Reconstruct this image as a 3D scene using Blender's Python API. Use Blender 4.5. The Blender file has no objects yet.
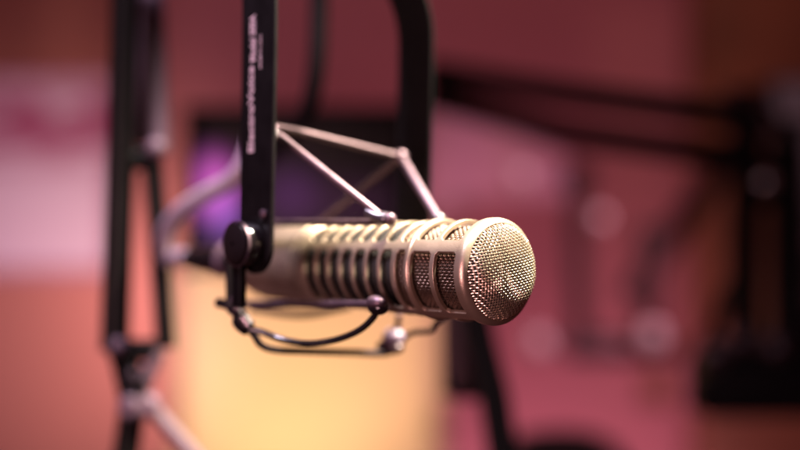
import bpy, bmesh, math, random
from mathutils import Vector, Matrix, noise
random.seed(7)
PI = math.pi
scene = bpy.context.scene
C = scene.collection
CAMZ = 1.2
K = 36.0 / 50.0 / 800.0            # metres across per photo pixel and metre of depth

def P(px, py, Y):
    """point seen at pixel (px, py) of the photograph, Y metres in front of the camera"""
    return Vector(((px - 400) * K * Y, Y, CAMZ + (225 - py) * K * Y))

# ------------------------------------------------------------------ materials
def mat(name, col, rough=.5, metal=0., coat=0., nscale=None, namp=.0, bump=0., bscale=200., spec=.5, rvar=.0):
    m = bpy.data.materials.new(name); m.use_nodes = True
    nt = m.node_tree; b = nt.nodes['Principled BSDF']
    b.inputs['Base Color'].default_value = (*col, 1)
    b.inputs['Roughness'].default_value = rough
    b.inputs['Metallic'].default_value = metal
    b.inputs['Coat Weight'].default_value = coat
    b.inputs['Specular IOR Level'].default_value = spec
    tc = nt.nodes.new('ShaderNodeTexCoord')
    if nscale:
        n = nt.nodes.new('ShaderNodeTexNoise'); n.inputs['Scale'].default_value = nscale
        n.inputs['Detail'].default_value = 4
        nt.links.new(tc.outputs['Object'], n.inputs['Vector'])
        r = nt.nodes.new('ShaderNodeValToRGB')
        r.color_ramp.elements[0].position = .3; r.color_ramp.elements[1].position = .7
        r.color_ramp.elements[0].color = (*[c * (1 - namp) for c in col], 1)
        r.color_ramp.elements[1].color = (*[min(1, c * (1 + namp)) for c in col], 1)
        nt.links.new(n.outputs['Fac'], r.inputs['Fac'])
        nt.links.new(r.outputs['Color'], b.inputs['Base Color'])
        if rvar:
            mr = nt.nodes.new('ShaderNodeMapRange')
            mr.inputs['To Min'].default_value = max(.02, rough - rvar)
            mr.inputs['To Max'].default_value = rough + rvar
            nt.links.new(n.outputs['Fac'], mr.inputs['Value'])
            nt.links.new(mr.outputs['Result'], b.inputs['Roughness'])
    if bump:
        n2 = nt.nodes.new('ShaderNodeTexNoise'); n2.inputs['Scale'].default_value = bscale
        n2.inputs['Detail'].default_value = 3
        nt.links.new(tc.outputs['Object'], n2.inputs['Vector'])
        bp = nt.nodes.new('ShaderNodeBump'); bp.inputs['Strength'].default_value = bump
        bp.inputs['Distance'].default_value = .0004
        nt.links.new(n2.outputs['Fac'], bp.inputs['Height'])
        nt.links.new(bp.outputs['Normal'], b.inputs['Normal'])
    return m

M = {}
M['shell'] = mat('champagne_satin_metal', (.48, .37, .28), .33, .8, nscale=60, namp=.08, bump=.25, bscale=1800, rvar=.06)
M['mesh'] = mat('nickel_gold_wire', (.72, .60, .47), .30, .9, nscale=300, namp=.12)
M['mesh_in'] = mat('darker_wire', (.20, .135, .10), .4, .8, nscale=300, namp=.15)  # darker tone than the front grille wire
M['foam'] = mat('dark_foam', (.006, .0035, .003), .95, nscale=500, namp=.4, bump=.8, bscale=900)
M['black'] = mat('black_enamel', (.0025, .0015, .002), .5, 0, spec=.16, nscale=80, namp=.3, bump=.2, bscale=900, rvar=.08)
M['gloss'] = mat('black_gloss', (.008, .006, .007), .16, 0, coat=.4, nscale=60, namp=.2, rvar=.05)
M['rod'] = mat('grey_steel_rod', (.10, .062, .080), .42, .65, nscale=150, namp=.15, rvar=.08)
M['rod_shaded'] = mat('shaded_steel_rod', (.050, .030, .036), .5, .8, nscale=150, namp=.15)  # darker copy of the rod steel: dimmer light on far wires put into colour
M['matt'] = mat('worn_black_wire', (.012, .007, .011), .7, spec=.12, nscale=80, namp=.3)
M['clip_grey'] = mat('grey_violet_rubber', (.14, .10, .15), .45, nscale=90, namp=.2)
M['dark_red'] = mat('dull_maroon_paint', (.040, .012, .015), .6, nscale=60, namp=.2)
M['arm_left'] = mat('worn_black_arm', (.004, .003, .003), .42, nscale=60, namp=.3, spec=.22)
M['highlight_pale'] = mat('pale_highlight', (.85, .66, .72), .4)  # bright matte colour that paints blurred highlights
M['rod_dark'] = mat('dark_steel_rod', (.06, .04, .046), .34, .6, nscale=150, namp=.2)
M['plastic'] = mat('grey_rubber_clip', (.05, .04, .048), .22, 0, coat=.6, nscale=90, namp=.2)
M['ink'] = mat('faded_white_print', (.42, .30, .32), .6, nscale=900, namp=.35)
M['engrave'] = mat('dark_engraving', (.10, .06, .05), .6)
M['cable'] = mat('grey_cable_sheath', (.36, .27, .34), .55, nscale=200, namp=.1, bump=.3, bscale=900)
M['cable_black'] = mat('black_cable_sheath', (.006, .004, .005), .6, spec=.15, nscale=200, namp=.2)
M['arm'] = mat('black_arm_paint', (.003, .002, .0025), .6, nscale=50, namp=.3, spec=.12)
M['arm_pale'] = mat('pale_spring_steel', (.17, .105, .14), .5, .2, nscale=50, namp=.12)
M['chrome'] = mat('polished_knob', (.80, .74, .78), .22, .9, nscale=50, namp=.05)
M['wall'] = mat('rose_wall_paint', (.48, .165, .19), .75, nscale=1.3, namp=.07, bump=.3, bscale=120)
M['pink_board'] = mat('rose_board', (.52, .16, .17), .8, nscale=2, namp=.08)
M['cream'] = mat('cream_lamplight', (.78, .58, .37), .85, nscale=3, namp=.06, bump=.4, bscale=500)  # warm lamplight on the wall put into the colour
M['wood'] = mat('brown_wood', (.25, .09, .045), .55, nscale=4, namp=.25, bump=.2, bscale=80)
M['paper'] = mat('pale_paper', (.52, .24, .38), .8, nscale=6, namp=.1)
M['leather'] = mat('black_leather', (.02, .011, .012), .5, nscale=30, namp=.3, bump=.4, bscale=200)

def board_mat():
    m = bpy.data.materials.new('notice_board_print'); m.use_nodes = True
    nt = m.node_tree; b = nt.nodes['Principled BSDF']; b.inputs['Roughness'].default_value = .6
    tc = nt.nodes.new('ShaderNodeTexCoord'); mp = nt.nodes.new('ShaderNodeMapping')
    mp.inputs['Scale'].default_value = (7, 7, 26)
    n = nt.nodes.new('ShaderNodeTexNoise'); n.inputs['Scale'].default_value = 1.0; n.inputs['Detail'].default_value = 3
    nt.links.new(tc.outputs['Object'], mp.inputs['Vector']); nt.links.new(mp.outputs['Vector'], n.inputs['Vector'])
    sep = nt.nodes.new('ShaderNodeSeparateXYZ'); nt.links.new(tc.outputs['Object'], sep.inputs['Vector'])
    band = nt.nodes.new('ShaderNodeMapRange'); band.interpolation_type = 'SMOOTHSTEP'
    band.inputs['From Min'].default_value = -.02; band.inputs['From Max'].default_value = .11
    nt.links.new(sep.outputs['Z'], band.inputs['Value'])
    band2 = nt.nodes.new('ShaderNodeMapRange'); band2.interpolation_type = 'SMOOTHSTEP'
    band2.inputs['From Min'].default_value = .24; band2.inputs['From Max'].default_value = .17
    nt.links.new(sep.outputs['Z'], band2.inputs['Value'])
    mul = nt.nodes.new('ShaderNodeMath'); mul.operation = 'MULTIPLY'
    nt.links.new(band.outputs['Result'], mul.inputs[0]); nt.links.new(band2.outputs['Result'], mul.inputs[1])
    nr = nt.nodes.new('ShaderNodeMapRange'); nr.inputs['From Min'].default_value = .36; nr.inputs['From Max'].default_value = .50
    nt.links.new(n.outputs['Fac'], nr.inputs['Value'])
    mul2 = nt.nodes.new('ShaderNodeMath'); mul2.operation = 'MULTIPLY'
    nt.links.new(mul.outputs[0], mul2.inputs[0]); nt.links.new(nr.outputs['Result'], mul2.inputs[1])
    mx = nt.nodes.new('ShaderNodeMix'); mx.data_type = 'RGBA'
    mx.inputs['A'].default_value = (.80, .58, .72, 1); mx.inputs['B'].default_value = (.40, .07, .17, 1)
    nt.links.new(mul2.outputs[0], mx.inputs['Factor'])
    nt.links.new(mx.outputs['Result'], b.inputs['Base Color'])
    return m
M['board'] = board_mat()

def screen_mat():
    """a lit display showing a dark picture with violet patches"""
    m = bpy.data.materials.new('lit_screen'); m.use_nodes = True
    nt = m.node_tree; b = nt.nodes['Principled BSDF']
    b.inputs['Base Color'].default_value = (.004, .003, .004, 1); b.inputs['Roughness'].default_value = .35
    tc = nt.nodes.new('ShaderNodeTexCoord')
    def blob(cx, cz, sx, sz, col, hard=1.):
        mp = nt.nodes.new('ShaderNodeMapping'); mp.vector_type = 'POINT'
        mp.inputs['Scale'].default_value = (1 / sx, 0, 1 / sz)
        mp.inputs['Location'].default_value = (-cx / sx, 0, -cz / sz)
        nt.links.new(tc.outputs['Object'], mp.inputs['Vector'])
        ln = nt.nodes.new('ShaderNodeVectorMath'); ln.operation = 'LENGTH'
        nt.links.new(mp.outputs['Vector'], ln.inputs[0])
        mr = nt.nodes.new('ShaderNodeMapRange'); mr.interpolation_type = 'SMOOTHSTEP'
        mr.inputs['From Min'].default_value = 1; mr.inputs['From Max'].default_value = 0
        nt.links.new(ln.outputs['Value'], mr.inputs['Value'])
        vm = nt.nodes.new('ShaderNodeVectorMath'); vm.operation = 'SCALE'
        vm.inputs[0].default_value = col
        nt.links.new(mr.outputs['Result'], vm.inputs['Scale'])
        return vm.outputs['Vector']
    blobs = [blob(*a) for a in SCREEN_BLOBS]
    cur = blobs[0]
    for o in blobs[1:]:
        ad = nt.nodes.new('ShaderNodeVectorMath'); ad.operation = 'ADD'
        nt.links.new(cur, ad.inputs[0]); nt.links.new(o, ad.inputs[1]); cur = ad.outputs['Vector']
    nt.links.new(cur, b.inputs['Emission Color']); b.inputs['Emission Strength'].default_value = 1.0
    return m

# ------------------------------------------------------------------ mesh tools
class MB:
    def __init__(s): s.v = []; s.f = []; s.smooth = []
    def add(s, vs, fs, smooth=True):
        o = len(s.v); s.v += [Vector(v) for v in vs]
        for f in fs: s.f.append([i + o for i in f]); s.smooth.append(smooth)
    def tube(s, pts, r, n=12, caps=True):
        pts = [Vector(p) for p in pts]
        rs = r if isinstance(r, (list, tuple)) else [r] * len(pts)
        up = None; vs = []
        for i, p in enumerate(pts):
            t = (pts[min(i + 1, len(pts) - 1)] - pts[max(i - 1, 0)]).normalized()
            if up is None:
                up = Vector((0, 0, 1)) if abs(t.z) < .9 else Vector((1, 0, 0))
            u = (up - t * up.dot(t)).normalized(); w = t.cross(u); up = u
            for k in range(n):
                a = 2 * PI * k / n
                vs.append(p + (u * math.cos(a) + w * math.sin(a)) * rs[i])
        fs = []
        for i in range(len(pts) - 1):
            for k in range(n):
                k2 = (k + 1) % n
                fs.append([i * n + k, i * n + k2, (i + 1) * n + k2, (i + 1) * n + k])
        if caps:
            fs.append(list(range(n))[::-1]); fs.append([(len(pts) - 1) * n + k for k in range(n)])
        s.add(vs, fs)
        return s
    def lathe(s, prof, o, axis, n=64, close=False):
        """prof: list of (distance along axis, radius)"""
        o = Vector(o); axis = Vector(axis).normalized()
        u = axis.orthogonal().normalized(); w = axis.cross(u)
        vs = []; fs = []
        for (d, r) in prof:
            for k in range(n):
                a = 2 * PI * k / n
                vs.append(o + axis * d + (u * math.cos(a) + w * math.sin(a)) * r)
        m = len(prof)
        for i in range(m - 1 + (1 if close else 0)):
            j = (i + 1) % m
            for k in range(n):
                k2 = (k + 1) % n
                fs.append([i * n + k, i * n + k2, j * n + k2, j * n + k])
        s.add(vs, fs)
        return s
    def box(s, c, sx, sy, sz, rot=None, bev=0.0):
        bm = bmesh.new(); bmesh.ops.create_cube(bm, size=1)
        bmesh.ops.scale(bm, vec=(sx, sy, sz), verts=bm.verts)
        if bev:
            bmesh.ops.bevel(bm, geom=bm.edges[:], offset=bev, segments=3, affect='EDGES', profile=.5)
        if rot is not None: bmesh.ops.rotate(bm, matrix=rot, verts=bm.verts)
        bmesh.ops.translate(bm, vec=Vector(c), verts=bm.verts)
        bm.verts.index_update()
        s.add([v.co.copy() for v in bm.verts], [[v.index for v in f.verts] for f in bm.faces], False)
        bm.free(); return s
    def ball(s, c, rx, ry=None, rz=None, n=20, rot=None):
        ry = ry or rx; rz = rz or rx
        vs = []; fs = []; m = n // 2
        for i in range(m + 1):
            a = PI * i / m
            for k in range(n):
                b = 2 * PI * k / n
                v = Vector((rx * math.sin(a) * math.cos(b), ry * math.sin(a) * math.sin(b), rz * math.cos(a)))
                if rot is not None: v = rot @ v
                vs.append(v + Vector(c))
        for i in range(m):
            for k in range(n):
                k2 = (k + 1) % n
                fs.append([i * n + k, (i + 1) * n + k, (i + 1) * n + k2, i * n + k2])
        s.add(vs, fs); return s
    def build(s, name, m, parent=None, weld=False):
        off = Vector(parent.location) if (parent is not None and parent.get('_world')) else Vector((0, 0, 0))
        me = bpy.data.meshes.new(name)
        me.from_pydata([v - off for v in s.v], [], s.f); me.update()
        bm = bmesh.new(); bm.from_mesh(me)
        bmesh.ops.remove_doubles(bm, verts=bm.verts, dist=1e-6)
        bmesh.ops.recalc_face_normals(bm, faces=bm.faces)
        bm.to_mesh(me); bm.free()
        me.materials.append(m)
        for p in me.polygons: p.use_smooth = True
        me.set_sharp_from_angle(angle=math.radians(38))
        o = bpy.data.objects.new(name, me); C.objects.link(o)
        if parent is not None: o.parent = parent
        return o

def smooth(pts, sub=8):
    """Catmull-Rom through the points"""
    pts = [Vector(p) for p in pts]; out = []
    n = len(pts)
    for i in range(n - 1):
        p0 = pts[i - 1] if i else pts[0] * 2 - pts[1]
        p1, p2 = pts[i], pts[i + 1]
        p3 = pts[i + 2] if i + 2 < n else pts[-1] * 2 - pts[-2]
        for k in range(sub):
            t = k / sub
            out.append(.5 * ((2 * p1) + (p2 - p0) * t + (2 * p0 - 5 * p1 + 4 * p2 - p3) * t * t + (3 * p1 - p0 - 3 * p2 + p3) * t ** 3))
    out.append(pts[-1]); return out

def rounded(pts, r=.006, sub=6):
    """polyline with its corners rounded off"""
    pts = [Vector(p) for p in pts]; out = [pts[0]]
    for i in range(1, len(pts) - 1):
        a, b, c = pts[i - 1], pts[i], pts[i + 1]
        d1 = min(r, (a - b).length * .45); d2 = min(r, (c - b).length * .45)
        p = b + (a - b).normalized() * d1; q = b + (c - b).normalized() * d2
        for k in range(sub + 1):
            t = k / sub
            out.append(p * (1 - t) ** 2 + b * 2 * t * (1 - t) + q * t * t)
    out.append(pts[-1]); return out

def tag(o, label, cat, group=None, kind=None):
    if label: o['label'] = label
    if cat: o['category'] = cat
    if group: o['group'] = group
    if kind: o['kind'] = kind
    return o

def thing(name, loc, label, cat, group=None, world=True):
    o = bpy.data.objects.new(name, None); C.objects.link(o)
    o.location = loc; o.empty_display_size = .02
    if world: o['_world'] = 1
    return tag(o, label, cat, group)

# ================================================================== MICROPHONE
O = P(495, 271.5, .57)                       # centre of the front ring
AX = Vector((math.sin(math.radians(42.2)), -math.cos(math.radians(42.2)), 0))
ROTZ = math.atan2(AX.y, AX.x)
RM = Matrix.Rotation(ROTZ, 4, 'Z')
TM = Matrix.Translation(O) @ RM
TMI = TM.inverted()
def Pl(px, py, Y): return TMI @ P(px, py, Y)    # the same point in the microphone's own axes (x forward, y away, z up)

mic = thing('microphone', O, 'champagne metal broadcast microphone with wire mesh front held in the wire shock mount', 'microphone', world=False)
mic.rotation_euler = (0, 0, ROTZ)

def radius(L):
    pr = [(0, .0268), (.036, .0268), (.044, .0262), (.128, .0248), (.150, .0245), (.19, .0240), (.207, .0205), (.217, .0140)]
    for i in range(len(pr) - 1):
        if L <= pr[i + 1][0]:
            t = (L - pr[i][0]) / (pr[i + 1][0] - pr[i][0]); return pr[i][1] * (1 - t) + pr[i + 1][1] * t
    return pr[-1][1]

def pt(L, deg, r):
    """deg: 0 faces the camera side (-y), 90 is up"""
    a = math.radians(deg)
    return Vector((-L, -math.cos(a) * r, math.sin(a) * r))

# holes: (L0, L1, arc0, arc1) relative to each longitudinal bar at 30+90k
BARW_HEAD = 8.0
holes = []
head_holes = [(.0034, .0182, .0005), (.0214, .0364, .0005)]
slot_L = [(.0412, .0484)] + [(.0520 + .0113 * i, .0520 + .0113 * i + .0088) for i in range(7)]
def shell(name, L0, L1, hs, th, halfbar, arcstep, rib_round=0.0):
    Ls = set([L0, L1])
    for (a, b) in hs:
        c = min(.0016, (b - a) * .26)
        Ls |= {a, a + c, b - c, b}
    Ls = sorted(Ls)
    ext = [Ls[0]]
    for a, b in zip(Ls, Ls[1:]):
        k = max(1, int(math.ceil((b - a) / .003)))
        for i in range(1, k + 1): ext.append(a + (b - a) * i / k)
    Ls = ext
    angs = []
    for q in range(4):
        c = 30 + 90 * q
        angs += [c - halfbar, c - halfbar / 2, c, c + halfbar / 2]
        s0, s1 = c + halfbar, c + 90 - halfbar
        inner = [s0, s0 + arcstep]
        k = int((s1 - s0 - 2 * arcstep) / 4)
        for i in range(1, k): inner.append(s0 + arcstep + (s1 - s0 - 2 * arcstep) * i / k)
        inner += [s1 - arcstep]
        angs += inner
    n = len(angs)
    mb = MB(); vs = []; fs = []
    for L in Ls:
        for a in angs: vs.append(pt(L, a, radius(L)))
    def inhole(Lm, am):
        for (a, b) in hs:
            if a < Lm < b:
                rel = (am - 30) % 90
                if halfbar < rel < 90 - halfbar: return (a, b, rel)
        return None
    for i in range(len(Ls) - 1):
        for k in range(n):
            k2 = (k + 1) % n
            am = angs[k] + ((angs[k2] - angs[k]) % 360) / 2
            Lm = (Ls[i] + Ls[i + 1]) / 2
            h = inhole(Lm, am)
            q = [i * n + k, i * n + k2, (i + 1) * n + k2, (i + 1) * n + k]
            if not h: fs.append(q); continue
            a, b, rel = h
            c = min(.0016, (b - a) * .26)
            lo, hi = Lm < a + c, Lm > b - c
            s, e = rel < halfbar + arcstep, rel > 90 - halfbar - arcstep
            if lo and s: fs.append([q[0], q[1], q[3]])
            elif lo and e: fs.append([q[0], q[1], q[2]])
            elif hi and s: fs.append([q[0], q[2], q[3]])
            elif hi and e: fs.append([q[1], q[2], q[3]])
    mb.add(vs, fs)
    o = mb.build(name, M['shell'], mic)
    sol = o.modifiers.new('th', 'SOLIDIFY'); sol.thickness = th; sol.offset = -1
    # recalc may have turned the shell; make sure it thickens inwards
    me = o.data
    f = me.polygons[0]; c = f.center
    if f.normal.dot(Vector((0, c.y, c.z))) < 0:
        me.flip_normals()
    bv = o.modifiers.new('bev', 'BEVEL'); bv.width = .00034; bv.segments = 3; bv.limit_method = 'ANGLE'; bv.angle_limit = math.radians(40)
    wn = o.modifiers.new('wn', 'WEIGHTED_NORMAL'); wn.keep_sharp = False
    for e in me.edges: e.use_edge_sharp = False
    return o

shell('head_cage', .0015, .0385, [(a, b) for a, b, _ in head_holes], .0024, 7.5, 3.2)
shell('vent_body', .0388, .1330, slot_L, .0018, 5.5, 4.0)
# smooth rear barrel with seam and taper
rb = MB()
prof = [(-.1333, .0234), (-.1333, .0243), (-.1337, .0248), (-.1415, .0247), (-.1418, .0240), (-.1430, .0240), (-.1434, .0247), (-.150, .0246), (-.190, .0241),
        (-.197, .0232), (-.205, .0212), (-.212, .0180), (-.217, .0140), (-.218, .0125), (-.218, .004)]
rb.lathe([(-d, r) for d, r in prof], (0, 0, 0), (-1, 0, 0), 72)
barrel = rb.build('rear_barrel', M['shell'], mic)
# front ring
fr = MB()
fr.lathe([(-.0030, .0250), (-.0030, .0270), (-.0024, .0276), (.0010, .0278), (.0026, .0274), (.0040, .0262), (.0046, .0250), (.0042, .0243), (.0020, .0240), (-.0030, .0240)],
         (0, 0, 0), (1, 0, 0), 96, close=True)
ring = fr.build('front_ring', M['shell'], mic)
# bright collar between head and body
cl = MB().lathe([(-.0374, .0262), (-.0374, .0270), (-.0380, .0274), (-.0396, .0274), (-.0402, .0270), (-.0402, .0262)], (0, 0, 0), (1, 0, 0), 80)
cl.build('collar', M['shell'], mic)
# inner dark foam
fo = MB().lathe([(.0085, .001), (.0085, .010), (.0070, .016), (.003, .0195), (-.001, .0214), (-.0395, .0214), (-.050, .0216), (-.0505, .0218), (-.132, .0208), (-.133, .001)], (0, 0, 0), (1, 0, 0), 48)
fo.build('foam_liner', M['foam'], mic)

# woven dome
RD, HD = .0246, .0122
def dome(u, v):
    q = min(1., math.hypot(u, v) / RD)
    return .0008 + HD * (max(0., 1 - q ** 2.6)) ** .42
def weave(parent, name):
    mb = MB(); p = .00140; r = .00033; n = int(RD / p)
    ca, sa = math.cos(math.radians(8)), math.sin(math.radians(8))
    for fam in (0, 1):
        for i in range(-n, n + 1):
            a = i * p
            half = math.sqrt(max(0, RD * RD - a * a))
            if half < .002: continue
            pts = []; m = int(2 * half / (p / 4))
            for k in range(m + 1):
                b = -half + 2 * half * k / m
                ph = math.cos(PI * b / p) * (1 if i % 2 else -1) * (1 if fam else -1)
                u, v = (a, b) if fam else (b, a)
                u, v = u * ca - v * sa, u * sa + v * ca
                e = 1e-4
                du = (dome(u + e, v) - dome(u - e, v)) / (2 * e); dv = (dome(u, v + e) - dome(u, v - e)) / (2 * e)
                nr = Vector((1, -max(-3, min(3, du)), -max(-3, min(3, dv)))).normalized()
                pts.append(Vector((dome(u, v), u, v)) + nr * (ph * r * .85))
            mb.tube(pts, r, 6, False)
    return mb.build(name, M['mesh'], parent)
weave(mic, 'front_grille')

def cyl_weave(name, L0, L1, R, m, p=.00150, rw=.00038):
    mb = MB(); nl = int((L1 - L0) / p); na = int(2 * PI * R(L0) / p / 2) * 2
    dl = (L1 - L0) / nl
    def ring_pt(L, a, d):
        rr = R(L) + d
        return Vector((-L, -math.cos(a) * rr, math.sin(a) * rr))
    for i in range(nl + 1):
        L = L0 + dl * i; pts = []
        for k in range(na * 4 + 1):
            a = 2 * PI * k / (na * 4)
            ph = math.cos(PI * k / 4) * (1 if i % 2 else -1)
            pts.append(ring_pt(L, a, ph * rw * .85))
        mb.tube(pts, rw, 5, False)
    for k in range(na):
        a = 2 * PI * k / na; pts = []
        for i in range(nl * 4 + 1):
            L = L0 + dl * i / 4
            ph = math.cos(PI * i / 4) * (1 if k % 2 else -1) * -1
            pts.append(ring_pt(L, a, -ph * rw * -.85))
        mb.tube(pts, rw, 5, False)
    return mb.build(name, m, mic)
cyl_weave('side_grille', .001, .0378, lambda L: .0226, M['mesh_in'], p=.00165)
cyl_weave('vent_grille', .0404, .0500, lambda L: .0230, M['mesh_in'])

# engraved plate marks on the rear barrel, near side
tx = MB()
for (L, d0, d1, w) in ((.152, -14, 6, .0016), (.1485, -10, 2, .0010)):
    for k in range(6):
        a0 = d0 + (d1 - d0) * k / 6; a1 = a0 + (d1 - d0) / 6 * .7
        R0 = radius(L) + .0004
        tx.add([pt(L, a0, R0), pt(L + w, a0, R0), pt(L + w, a1, R0), pt(L, a1, R0)], [[0, 1, 2, 3]])
tx.build('engraving', M['engrave'], mic)
# XLR socket, part of the microphone
sk = MB().lathe([(-.216, .0100), (-.216, .0112), (-.2168, .0118), (-.224, .0118), (-.2248, .0112), (-.2248, .0100)], (0, 0, 0), (1, 0, 0), 40, close=True)
sk.build('cable_socket', M['shell'], mic)

# ================================================================== CABLE with plug
cab = thing('microphone_cable', TM @ Vector((-.226, 0, 0)), 'grey microphone cable with black plug looping behind the champagne microphone', 'cable')
plug = MB().lathe([(0, .001), (0, .0108), (.0012, .0120), (.030, .0124), (.034, .0112), (.040, .0104), (.058, .0088), (.072, .0062), (.074, .001)],
                  TM @ Vector((-.2255, 0, 0)), -(RM @ Vector((1, 0, 0))), 32)
plug.build('plug', M['gloss'], cab)
band = MB().lathe([(0, .0120), (.0, .0128), (.006, .0128), (.006, .0120)], TM @ Vector((-.238, 0, 0)), -(RM @ Vector((1, 0, 0))), 32)
band.build('plug_highlight', M['arm_pale'], cab)  # pale ring stands in for the pinkish highlight on the plug
e1 = TM @ Vector((-.294, 0, 0))
e2 = TM @ Vector((-.304, 0, .001))
cpts = [e1, e2, P(169, 258, .825), P(164, 245, .82), P(167, 228, .81), P(180, 211, .795), P(203, 196, .78), P(228, 182, .765), P(243, 165, .755), P(254, 130, .75), P(257, 70, .75), P(258, 0, .75), P(258, -60, .75)]
MB().tube(smooth(cpts, 10), .0060, 14).build('cable_sheath', M['cable'], cab)

# ================================================================== SHOCK MOUNT
mount = thing('shock_mount', O, 'black yoke shock mount with bent grey wire arms cradling the microphone', 'shock mount', world=False)
mount.rotation_euler = (0, 0, ROTZ)
XL = -.126
def strip_path():
    H = .0622; HF = .0585; rn = .034; rr = .050; ztop = .190
    pts = []
    zb = .012
    for k in range(8): pts.append((-H + .0015, zb + (ztop - rn - zb) * k / 8))
    for k in range(13):
        a = PI - PI / 2 * k / 12
        pts.append((-H + .0015 + rn + rn * math.cos(a), ztop - rn + rn * math.sin(a)))
    for k in range(13):
        a = PI / 2 - PI / 2 * k / 12
        pts.append((HF - rr + rr * math.cos(a), ztop - rr + rr * math.sin(a)))
    for k in range(1, 9): pts.append((HF, ztop - rr - (ztop - rr - zb) * k / 8))
    return pts
def strip(path, xc, w, t, rnd=True):
    mb = MB(); n = len(path); vs = []
    bev = .0006
    sec = [(-w / 2 + bev, -t / 2), (w / 2 - bev, -t / 2), (w / 2, -t / 2 + bev), (w / 2, t / 2 - bev), (w / 2 - bev, t / 2), (-w / 2 + bev, t / 2), (-w / 2, t / 2 - bev), (-w / 2, -t / 2 + bev)]
    for i, (y, z) in enumerate(path):
        a = Vector(path[max(i - 1, 0)]); b = Vector(path[min(i + 1, n - 1)]); d = (b - a).normalized()
        nrm = Vector((-d.y, d.x))
        lean = .004 * max(0, min(1, (z) / .13))
        for (sx, st) in sec:
            vs.append(Vector((xc + sx + lean, y + nrm.x * st, z + nrm.y * st)))
    fs = []
    for i in range(n - 1):
        for k in range(8):
            k2 = (k + 1) % 8; fs.append([i * 8 + k, i * 8 + k2, (i + 1) * 8 + k2, (i + 1) * 8 + k])
    fs.append(list(range(8))); fs.append([(n - 1) * 8 + k for k in range(8)])
    mb.add(vs, fs); return mb
strip(strip_path(), XL, .0315, .0028).build('yoke', M['black'], mount)
# rounded ends of the yoke
for y in (-.0607, .0585):
    e = MB().lathe([(-.0016, .001), (-.0016, .0154), (-.001, .0160), (.001, .0160), (.0016, .0154), (.0016, .001)], (XL, y, .0125), (0, 1, 0), 48)
    e.build('yoke_end', M['black'], mount)
# lettering on the near leg, reading upwards
def lettering(name, body, size, length, x, y, z):
    cu = bpy.data.curves.new(name, 'FONT'); cu.body = body; cu.size = size; cu.extrude = .00012; cu.space_character = 1.02
    cu.offset = .00018 if size > .004 else .00004
    t = bpy.data.objects.new('tmp', cu); C.objects.link(t)
    bpy.context.view_layer.update()
    me = bpy.data.meshes.new_from_object(t.evaluated_get(bpy.context.evaluated_depsgraph_get()))
    bpy.data.objects.remove(t)
    w = max(v.co.x for v in me.vertices)
    s = length / w
    me.transform(Matrix.Diagonal((s, 1, 1, 1)))
    rot = Matrix(((0, -1, 0, x), (0, 0, -1, y), (1, 0, 0, z), (0, 0, 0, 1)))
    me.transform(rot)
    me.materials.clear(); me.materials.append(M['ink'])
    o = bpy.data.objects.new(name, me); C.objects.link(o); o.parent = mount
    return o
zt = lambda py, Y=.622: (TMI @ P(255, py, Y)).z
lettering('lettering', 'ElectroVoice', .0072, zt(66) - zt(153), XL + .0002, -.0623, zt(153))
lettering('lettering', 'Model 309A', .0072, zt(15) - zt(62), XL + .0020, -.0623, zt(62))
lettering('fine_print', 'MADE IN U.S.A.', .0026, zt(36) - zt(70), XL + .0078, -.0623, zt(70))

# pivot knob
kn = MB().lathe([(0, .001), (0, .0112), (.001, .0122), (.010, .0122), (.0125, .0112), (.0135, .0090), (.0135, .001)], (XL - .001, -.0622, .0135), (0, -1, 0), 48)
kn.build('pivot_knob', M['gloss'], mount)
kr = MB().lathe([(.0, .0124), (.0, .0130), (.0016, .0130), (.0016, .0124)], (XL - .001, -.0720, .0135), (0, -1, 0), 48, close=True)
kr.build('highlight_rim', M['rod'], mount)  # thin steel rim added to give the knob its bright highlight arc
kn2 = MB().lathe([(0, .001), (0, .0112), (.001, .0122), (.010, .0122), (.0135, .0100), (.0135, .001)], (XL, .0597, .0135), (0, 1, 0), 32)
kn2.build('pivot_knob', M['gloss'], mount)
# small steel piece standing in for the highlight on the yoke end's edge
MB().lathe([(-.002, .0012), (-.002, .0026), (.004, .0026), (.0046, .0018), (.0046, .0002)], Pl(268, 214, .616), (0, -1, 0), 20).build('edge_highlight', M['rod'], mount)

# wire arms
RW = .0019
def wire(pts, r=RW, m='rod', name='wire_arm', rr=.006):
    return MB().tube(rounded([Pl(*p) for p in pts], rr), r, 14).build(name, M[m], mount)
def clip(p, rx, ry=None, rz=None, m='plastic', name='rubber_clip'):
    return MB().ball(Pl(*p), rx, ry, rz, 24).build(name, M[m], mount)
N1, F1, N2, F2, N3, F3 = (273, 130, .628), (401, 157, .672), (384, 218.5, .603), (437, 219, .629), (256, 223, .685), (318, 223, .709)
wire([N3, N1, N2], r=.0020, rr=.007)
wire([(274, 127, .630), (300, 132, .648), (400, 157, .672)], r=.0023, m='rod_shaded')
wire([F3, (398, 160, .676)], r=.0022, m='rod_shaded')
wire([F1, (440, 222, .628)], r=.0027)
wire([(244, 224, .685), (300, 223, .652), (378, 222, .605)], r=.0019)
clip(N2, .0048, .0040, .0038)
MB().tube([Pl(366, 211, .607), Pl(376, 216.5, .604), Pl(391, 219.5, .601)], [.0019, .0030, .0034], 14).build('rubber_clip', M['plastic'], mount)
clip((390, 219, .601), .0036, name='clip_tip', m='rod')
clip(N1, .0038, .0034, .0040, m='rod', name='wire_elbow')
clip((273, 134, .624), .0033, name='wire_elbow', m='chrome')
clip(F1, .0044, .0042, .0044, m='rod', name='wire_elbow')
clip((439, 220, .629), .0042)
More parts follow.
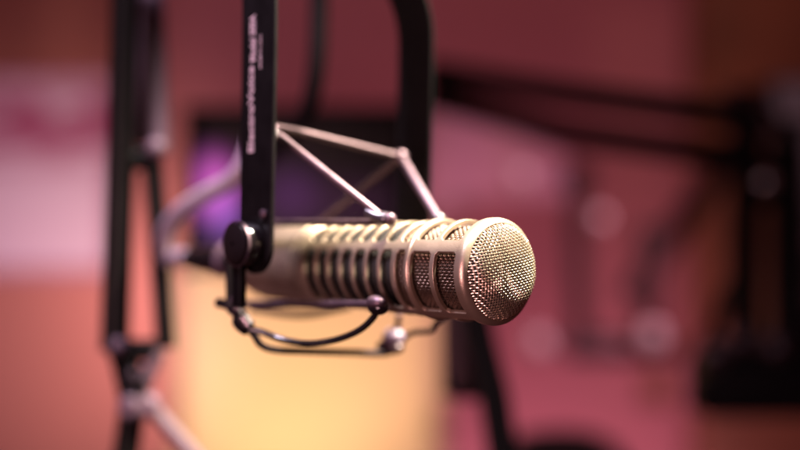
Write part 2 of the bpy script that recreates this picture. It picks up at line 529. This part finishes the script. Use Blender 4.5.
# lower cradle: bar along the underside
wire([(224, 303.5, .695), (300, 304, .645), (370, 304, .596)], r=.0022, m='rod')
wire([(250, 308, .725), (302, 317, .715), (350, 306, .70)], r=.0024, m='rod_dark', rr=.02)
MB().tube(smooth([Pl(378, 300, .592), Pl(378, 308, .592), Pl(372, 319, .594), Pl(358, 331, .598), Pl(335, 340, .604), Pl(308, 343.5, .61), Pl(282, 339.5, .616), Pl(262, 332, .62), Pl(246, 328, .622)], 6), .0019, 12).build('wire_arm', M['gloss'], mount)
# grey insert of the lower clip and its black shoe
MB().ball(Pl(376, 302.5, .5915), .0066, .0042, .0040, 28).build('rubber_clip', M['rod'], mount)
MB().ball(Pl(378, 307.5, .5925), .0068, .0050, .0042, 28).build('clip_shoe', M['gloss'], mount)
# straight lower wire, its end loop and the far clip
MB().tube(smooth([Pl(246, 326, .624), Pl(254, 335, .628), Pl(261, 345, .632), Pl(276, 350, .638), Pl(310, 351.5, .648), Pl(350, 352.5, .660), Pl(386, 353, .670), Pl(398, 346, .672)], 6), .0021, 12).build('wire_arm', M['matt'], mount)
MB().ball(Pl(394, 338, .672), .0080, .0062, .0062, 28).build('rubber_clip', M['clip_grey'], mount)
MB().ball(Pl(390, 347, .673), .0110, .006, .0046, 28).build('clip_shoe', M['rod_dark'], mount)
MB().tube(smooth([Pl(400, 342, .672), Pl(412, 333, .666), Pl(430, 331, .660), Pl(435, 324, .655), Pl(443, 318, .650)], 6), .0017, 12).build('wire_arm', M['gloss'], mount)
MB().tube([Pl(397, 334, .672), Pl(399, 314, .668)], .0018, 12).build('clip_post', M['rod'], mount)
# hanger under the pivot knob and its foot
MB().box(Pl(239, 279, .618), .0085, .0045, .032, bev=.0008).build('hanger', M['black'], mount)
MB().tube([Pl(230, 262, .640), Pl(231, 304, .640)], .0030, 12).build('hanger_rod', M['black'], mount)
MB().tube(smooth([Pl(217, 302.5, .648), Pl(227, 305, .640), Pl(238, 312, .630), Pl(241, 322, .624), Pl(250, 329, .621)], 6), [.0012] + [.0030] * 8 + [.0042] * 8 + [.0050] * 7 + [.0034], 14).build('foot', M['gloss'], mount)
clip((238, 307, .622), .0029, name='foot_bolt', m='chrome')
clip((236, 300, .626), .0034, name='foot_bolt', m='rod')
MB().tube([Pl(243, 316, .619), Pl(249, 325, .619)], .0030, 14).build('foot_cap', M['chrome'], mount)

# ================================================================== LEFT SPRING ARM
YL = .82
la = thing('spring_arm', P(125, 560, YL), 'blurred black and pale spring arm standing at the left with a knuckle joint', 'boom arm')
def rod(par, pts, r, m, name, n=16): return MB().tube([P(*p) for p in pts], r, n).build(name, M[m], par)
rod(la, [(127, -60, YL), (121, 150, YL), (115, 350, YL)], .0108, 'arm_left', 'long_tube')
rod(la, [(150, -60, YL + .05), (158, 152, YL + .03)], .0098, 'arm_pale', 'spring_cover')
rod(la, [(138, -60, YL + .06), (144, 145, YL + .04)], .0060, 'arm_pale', 'spring_cover')
rod(la, [(118, 160, YL), (156, 158, YL + .01)], .009, 'arm_left', 'joint_bar')
rod(la, [(152, 155, YL + .01), (157, 215, YL + .01), (166, 348, YL + .01)], .0078, 'arm_left', 'short_tube')
MB().ball(P(157, 148, YL), .0080).build('joint_cap', M['arm_pale'], la)
MB().box(P(134, 350, YL), .036, .012, .016, bev=.003).build('knuckle', M['arm'], la)
rod(la, [(122, 345, YL), (134, 400, YL)], .0105, 'arm', 'knuckle_link')
rod(la, [(158, 350, YL), (140, 396, YL)], .0058, 'arm_pale', 'knuckle_link')
MB().ball(P(118, 346, YL - .014), .0062).build('joint_cap', M['arm_pale'], la)
MB().ball(P(133, 376, YL - .014), .0058).build('joint_cap', M['rod_dark'], la)
MB().lathe([(0, .001), (0, .0085), (.010, .0085), (.012, .006), (.012, .001)], P(132, 405, YL - .008), (0, -1, 0), 24).build('highlight_knob', M['arm_pale'], la)  # this pale disc and the next stand in for lavender highlights
MB().lathe([(0, .001), (0, .0085), (.010, .0085), (.012, .006), (.012, .001)], P(150, 404, YL - .002), (0, -1, 0), 24).build('highlight_knob', M['arm_pale'], la)
rod(la, [(108, 345, YL), (126, 372, YL), (128, 402, YL)], .0046, 'arm_pale', 'knuckle_link')
rod(la, [(124, 388, YL - .012), (146, 386, YL - .012)], .0050, 'arm_left', 'cross_pin')
rod(la, [(133, 405, YL), (124, 470, YL), (118, 560, YL)], .0100, 'arm_left', 'lower_tube')
rod(la, [(152, 408, YL), (196, 458, YL), (240, 510, YL)], .0058, 'arm_pale', 'side_strut')

# ================================================================== DARK STAND under the microphone
YS = 1.0
st = thing('boom_stand', P(503, 560, YS), 'blurred black stand leaning down behind the microphone head', 'microphone stand')
rod(st, [(468, 280, YS), (481, 345, YS), (494, 395, YS), (505, 470, YS), (512, 560, YS)], .0145, 'arm', 'main_tube')
rod(st, [(456, 280, YS + .12), (457, 395, YS + .12)], .017, 'dark_red', 'side_tube')
rod(st, [(452, 392, YS + .1), (494, 392, YS)], .008, 'arm', 'cross_bar')

# ================================================================== HANGING CABLE
hc = thing('hanging_cable', P(318, -60, .92), 'black cable hanging down behind the shock mount beside the lettered strap', 'cable')
hc2 = MB().tube(smooth([P(319, -60, .84), P(319, 0, .84), P(317, 60, .84), P(311, 100, .85), P(298, 128, .87), P(276, 150, .90), P(255, 175, .92), P(245, 240, .94)], 8), .0072, 14)
hc2.build('cable_sheath', M['cable_black'], hc)

# ================================================================== MONITOR with violet picture
YM = 1.45
mc = P(289, 190, YM)
x0, x1 = P(184, 0, YM).x, P(412, 0, YM).x
z0, z1 = P(0, 272, YM).z, P(0, 106, YM).z
def so(px, py): q = P(px, py, YM) - mc; return q.x, q.z
a, b_ = so(213, 186); c_, d_ = so(226, 216); e_, f_ = so(290, 196); g_, h_ = so(350, 205)
SCREEN_BLOBS = [(a, b_, .046, .064, (.78, .13, .66)), (c_, d_, .045, .05, (.18, .07, .40)), (e_, f_, .060, .060, (.050, .010, .065)), (g_, h_, .10, .06, (.022, .005, .02))]
mon = thing('computer_monitor', mc, 'dark computer monitor with a violet glowing picture behind the shock mount', 'monitor')
fw = .016
fm = MB()
fm.box(Vector(((x0 + x1) / 2, YM + .022, (z0 + z1) / 2)), x1 - x0, .034, z1 - z0, bev=.005)
fm.build('housing', M['black'], mon)
bz = MB()
for (cx, cz, sx, sz) in (((x0 + x1) / 2, z1 - fw / 2, x1 - x0, fw), ((x0 + x1) / 2, z0 + fw / 2, x1 - x0, fw), (x0 + fw / 2, (z0 + z1) / 2, fw, z1 - z0 - 2 * fw), (x1 - fw / 2, (z0 + z1) / 2, fw, z1 - z0 - 2 * fw)):
    bz.box(Vector((cx, YM + .001, cz)), sx, .008, sz)
bz.build('bezel', M['black'], mon)
M['screen'] = screen_mat()
sc_ = MB().box(Vector(((x0 + x1) / 2, YM + .0035, (z0 + z1) / 2)), x1 - x0 - 2 * fw - .001, .002, z1 - z0 - 2 * fw - .001)
sc_.build('screen', M['screen'], mon)
MB().tube([mc + Vector((0, .04, 0)), mc + Vector((.02, .9, .02))], .02, 12).build('wall_arm', M['arm'], mon)
MB().box(mc + Vector((0, .048, 0)), .12, .018, .12, bev=.003).build('mounting_plate', M['arm'], mon)

# ================================================================== SETTING: wall
YW = 3.2
w = MB().box(Vector((0, YW + .05, 1.25)), 7.0, .1, 3.6)
tag(w.build('wall', M['wall']), None, None, kind='structure')

# added cream panel standing in for the wall's pool of warm lamplight
YC = 2.3
cx0, cx1 = P(168, 0, YC).x, P(447, 0, YC).x
cz1 = P(0, 236, YC).z; cz0 = P(0, 620, YC).z
cp = thing('lamplight_panel', Vector(((cx0 + cx1) / 2, YC, cz0)), 'added cream panel standing in for the lamplit yellow patch of wall below the microphone', 'added panel')
pf = MB()
seg = 14; rP = .075; wP, hP = cx1 - cx0, cz1 - cz0  # edges rounded so the patch of light fades softly
rings = []
for k in range(seg + 1):
    a = PI / 2 * k / seg
    ins = rP * (1 - math.sin(PI / 2 - a)); dep = rP * (1 - math.sin(a))
    rings.append((ins, dep))
for (ins, dep) in rings:
    for (sx, sz) in ((-1, -1), (1, -1), (1, 1), (-1, 1)):
        pf.v.append(Vector(((cx0 + cx1) / 2 + sx * (wP / 2 - ins), YC + dep, (cz0 + cz1) / 2 + sz * (hP / 2 - ins))))
for k in range(seg):
    for q in range(4):
        q2 = (q + 1) % 4
        pf.f.append([k * 4 + q, k * 4 + q2, (k + 1) * 4 + q2, (k + 1) * 4 + q])
pf.f.append([seg * 4 + q for q in range(4)]); pf.f.append([3, 2, 1, 0])
pf.build('rounded_face', M['cream'], cp)
MB().box(Vector(((cx0 + cx1) / 2, YC + rP + .012, (cz0 + cz1) / 2)), wP + .006, .022, hP + .006, bev=.003).build('backing_board', M['cream'], cp)

# notice board on the left
YB = 2.5
bc = P(20, 182, YB)
nb = thing('notice_board', bc, 'pale lavender board with a dark magenta printed band at the left edge', 'notice board')
bx0, bx1 = P(-120, 0, YB).x, P(106, 0, YB).x
bz0, bz1 = P(0, 268, YB).z, P(0, 82, YB).z
MB().box(Vector(((bx0 + bx1) / 2, YB + .02, (bz0 + bz1) / 2)), bx1 - bx0, .03, bz1 - bz0, rot=None, bev=.004).build('board_face', M['board'], nb)
fb = MB()
for cz in (bz0 - .006, bz1 + .006):
    fb.box(Vector(((bx0 + bx1) / 2, YB + .018, cz)), bx1 - bx0 + .026, .04, .012, bev=.002)
for cx in (bx0 - .0065, bx1 + .0065):
    fb.box(Vector((cx, YB + .018, (bz0 + bz1) / 2)), .013, .04, bz1 - bz0 - .0005, bev=.002)
fb.build('board_frame', M['paper'], nb)

# pale sheets behind, right of the yoke
YQ = 2.2
def sheet(name, pts, Y, m, label, cat, th=.004, dy=(0, 0, 0, 0)):
    vs = [P(px, py, Y + d) for (px, py), d in zip(pts, dy)]
    back = [v + Vector((0, th, 0)) for v in vs]
    n = len(vs)
    mb = MB(); mb.add(vs + back, [list(range(n)), [n + i for i in range(n)][::-1]] + [[i, (i + 1) % n, n + (i + 1) % n, n + i] for i in range(n)], False)
    return tag(mb.build(name, M[m]), label, cat)
sheet('paper_sheet', [(424, 98), (486, 128), (478, 205), (424, 222)], 2.2, 'paper', 'pale pink sheet of paper just right of the far yoke leg', 'paper')
sheet('poster', [(470, 118), (566, 158), (574, 198), (480, 196)], 2.5, 'paper', 'smaller slanting pink poster farther right behind the boom tubes', 'poster')

# ================================================================== RIGHT ARM
YR = 1.35
ra = thing('studio_boom_arm', P(760, 400, YR), 'blurred black double tube boom arm with elbow and heavy base at the right', 'boom arm')
rod(ra, [(428, 72, YR + .12), (560, 93, YR + .08), (742, 117, YR)], .0175, 'arm', 'upper_tube')
rod(ra, [(428, 97, YR + .12), (560, 132, YR + .08), (742, 158, YR)], .0175, 'arm', 'lower_tube')
MB().tube(smooth([P(726, 96, YR), P(748, 100, YR), P(768, 120, YR), P(780, 150, YR), P(784, 190, YR)], 6), .014, 16).build('elbow', M['rod_dark'], ra)
rod(ra, [(748, 110, YR), (744, 240, YR), (742, 372, YR)], .018, 'arm', 'post')
rod(ra, [(786, 120, YR), (790, 240, YR), (790, 372, YR)], .021, 'arm', 'post')
MB().box(P(764, 384, YR), .170, .09, .070, bev=.01).build('base_block', M['arm'], ra)
MB().lathe([(0, .001), (0, .009), (.006, .009), (.008, .006), (.008, .001)], P(766, 181, YR - .02), (0, -1, 0), 24).build('pivot_bolt', M['chrome'], ra)
MB().box(P(766, 181, YR - .004), .045, .02, .06, bev=.006).build('pivot_plate', M['arm'], ra)

for (px, py, dx) in ((716, 352, .020), (742, 340, .016), (776, 346, .018)):
    MB().ball(P(px, py, YR - .04), dx).build('clamp_bolt', M['rod_dark'], ra)
rod(ra, [(700, 360, YR), (722, 300, YR + .05), (760, 240, YR + .05)], .008, 'arm', 'cable_clip')
rod(ra, [(764, 130, YR), (767, 370, YR)], .006, 'wood', 'tension_spring')
rod(ra, [(690, 398, YR - .03), (820, 402, YR - .03)], .016, 'arm', 'base_rail')

# loudspeaker behind the right arm
YK = 1.75
sp = thing('loudspeaker', P(775, 420, YK), 'large black loudspeaker box behind the right boom arm', 'loudspeaker')
MB().box(P(828, 232, YK) + Vector((0, .14, 0)), .165, .24, .49, bev=.008).build('cabinet', M['arm'], sp)
MB().lathe([(0, .055), (.008, .055), (.008, .047), (.0, .040), (-.012, .015), (-.012, .001)], P(828, 270, YK) + Vector((0, .021, 0)), (0, -1, 0), 40).build('woofer', M['rod_dark'], sp)

# wooden upright at the right
YO = 2.9
wx0, wx1 = P(703, 0, YO).x, P(860, 0, YO).x
wd = MB().box(Vector(((wx0 + wx1) / 2, YO + .1, 1.25)), wx1 - wx0, .16, 3.2, bev=.006)
tag(wd.build('wooden_panel', M['wood']), 'brown wooden upright panel along the right edge behind the loudspeaker', 'wood panel')

# ================================================================== DISTANT MICROPHONE in its mount
YD = 2.1
dm = thing('distant_microphone', P(620, 350, YD), 'far blurred dark microphone lying level in a cradle at the middle right', 'microphone')
dxl, dxr = P(566, 347, YD), P(678, 347, YD)
MB().lathe([(0, .001), (.0, .018), (.006, .024), (.05, .026), (.16, .026), (.20, .022), (.212, .012), (.212, .001)], dxl, (1, 0, 0), 32).build('barrel', M['rod_dark'], dm)
MB().lathe([(0, .026), (.0, .029), (.008, .029), (.008, .026)], dxl + Vector((.055, 0, 0)), (1, 0, 0), 32, close=True).build('band', M['arm_pale'], dm)
rod(dm, [(580, 346, YD), (576, 230, YD), (580, 165, YD)], .019, 'dark_red', 'cradle_leg')
rod(dm, [(650, 346, YD), (648, 225, YD)], .021, 'dark_red', 'cradle_leg')
MB().ball(P(578, 178, YD), .030).build('cradle_hub', M['arm'], dm)
rod(dm, [(628, 300, YD), (668, 240, YD), (712, 178, YD), (760, 110, YD)], .024, 'dark_red', 'boom_tube')
for (px, py, r) in ((538, 342, .022), (652, 336, .023), (600, 218, .015), (520, 176, .017)):
    MB().ball(P(px, py, YD - .06), r).build('highlight_knob', M['highlight_pale'], dm)  # pale balls stand in for round out-of-focus highlights
rod(dm, [(538, 342, YD - .055), (580, 346, YD)], .006, 'arm_pale', 'highlight_stem')  # added stem carrying the first stand-in ball
MB().box(P(655, 392, YD), .05, .05, .05, bev=.01).build('junction_box', M['wood'], dm)
rod(dm, [(655, 392, YD), (662, 350, YD)], .008, 'wood', 'junction_stem')

# ================================================================== CHAIR TOP
YH = 1.5
ch = thing('studio_chair', P(568, 620, YH), 'rounded black chair back top at the bottom right of centre', 'chair')
cb = MB()
vs = []; fs = []
nn = 40; top = P(562, 431, YH); hw = (P(640, 0, YH).x - P(492, 0, YH).x) / 2
rows = []
for j, (yy, sc) in enumerate(((-.030, .90), (-.036, .97), (-.030, 1.0), (.0, 1.02), (.020, 1.0), (.028, .95), (.028, .88))):
    row = []
    for i in range(nn + 1):
        t = i / nn; a = PI * t
        x = -math.cos(a); zz = (1 - abs(x) ** 2.6) ** (1 / 2.6)
        v = Vector((top.x + x * hw * sc, YH + yy, top.z - .10 + zz * .10 * sc))
        row.append(v)
    row += [Vector((top.x + hw * sc * .92, YH + yy, top.z - .34)), Vector((top.x - hw * sc * .92, YH + yy, top.z - .34))]
    rows.append(row)
m_ = len(rows[0])
for r_ in rows: vs += r_
for j in range(len(rows) - 1):
    for i in range(m_):
        i2 = (i + 1) % m_
        fs.append([j * m_ + i, j * m_ + i2, (j + 1) * m_ + i2, (j + 1) * m_ + i])
fs.append(list(range(m_))); fs.append([(len(rows) - 1) * m_ + i for i in range(m_)][::-1])
cb.add(vs, fs); cb.build('backrest', M['leather'], ch)
MB().tube([Vector((top.x, YH + .05, top.z - .36)), Vector((top.x, YH + .05, top.z - .12))], .02, 14).build('back_post', M['arm'], ch)

# ================================================================== LIGHT
def area(name, loc, target, size, power, col, spread=None):
    l = bpy.data.lights.new(name, 'AREA'); l.shape = 'DISK'; l.size = size; l.energy = power; l.color = col
    if spread: l.spread = math.radians(spread)
    o = bpy.data.objects.new(name, l); C.objects.link(o); o.location = loc
    o.rotation_euler = (Vector(target) - Vector(loc)).to_track_quat('-Z', 'Y').to_euler(); return o
def spot(name, loc, target, power, col, ang, blend=1., size=.05):
    l = bpy.data.lights.new(name, 'SPOT'); l.energy = power; l.color = col; l.spot_size = math.radians(ang); l.spot_blend = blend; l.shadow_soft_size = size
    o = bpy.data.objects.new(name, l); C.objects.link(o); o.location = loc
    o.rotation_euler = (Vector(target) - Vector(loc)).to_track_quat('-Z', 'Y').to_euler(); return o
area('key_lamp', O + Vector((.25, .05, .66)), O, .12, 11.0, (1., .88, .68), 60)
area('cool_lamp', O + Vector((-.35, -.12, .75)), O + Vector((-.05, .05, 0)), .14, 2.3, (.90, .76, 1.), 70)
area('rose_lamp', O + Vector((-.60, -.75, -.05)), O + Vector((-.04, .05, 0)), .4, .8, (1., .52, .56), 60)
spot('warm_lamp', P(262, 545, 1.80), P(275, 345, YC), 17, (1., .73, .43), 110, 1., .06)
spot('wall_lamp', P(560, 760, 2.4), P(560, 400, YW), 37, (1., .50, .66), 120, 1., .2)
spot('added_side_light', P(600, 330, 1.2) + Vector((.55, 0, .5)), P(585, 280, 2.1), 46, (1., .50, .60), 52, 1., .05)  # added unseen light brightening the far gear and its stand-in highlights
spot('added_wall_glow', P(215, 330, 2.72), P(80, 330, YW), 24, (1., .74, .50), 150, 1., .04)  # added light hidden behind the panel to brighten the left wall
spot('board_lamp', P(30, 460, 1.7), P(25, 250, YB), 21, (1., .66, .80), 100, 1., .15)
area('added_top_light', (0.4, 1.8, 2.6), (0.2, 3.2, 1.0), .6, 3, (1., .46, .44))  # added unseen light for the wall and the tops of far things

wd_ = bpy.data.worlds.new('World'); scene.world = wd_; wd_.use_nodes = True
wd_.node_tree.nodes['Background'].inputs['Color'].default_value = (.30, .085, .09, 1)
wd_.node_tree.nodes['Background'].inputs['Strength'].default_value = .13

cam = bpy.data.cameras.new('camera'); co = bpy.data.objects.new('camera', cam); C.objects.link(co)
co.location = (0, 0, CAMZ); co.rotation_euler = (PI / 2, 0, 0)
cam.lens = 50; cam.sensor_width = 36; cam.clip_end = 100; cam.clip_start = .01
cam.dof.use_dof = True; cam.dof.focus_distance = .560; cam.dof.aperture_fstop = 1.62
scene.camera = co
for o in list(bpy.data.objects):
    if '_world' in o: del o['_world']
scene.view_settings.view_transform = 'Standard'; scene.view_settings.look = 'None'
scene.view_settings.exposure = 0; scene.view_settings.gamma = 1
scene.render.engine = 'CYCLES'
scene.cycles.use_denoising = True
scene.cycles.max_bounces = 8
scene.cycles.sample_clamp_indirect = 6
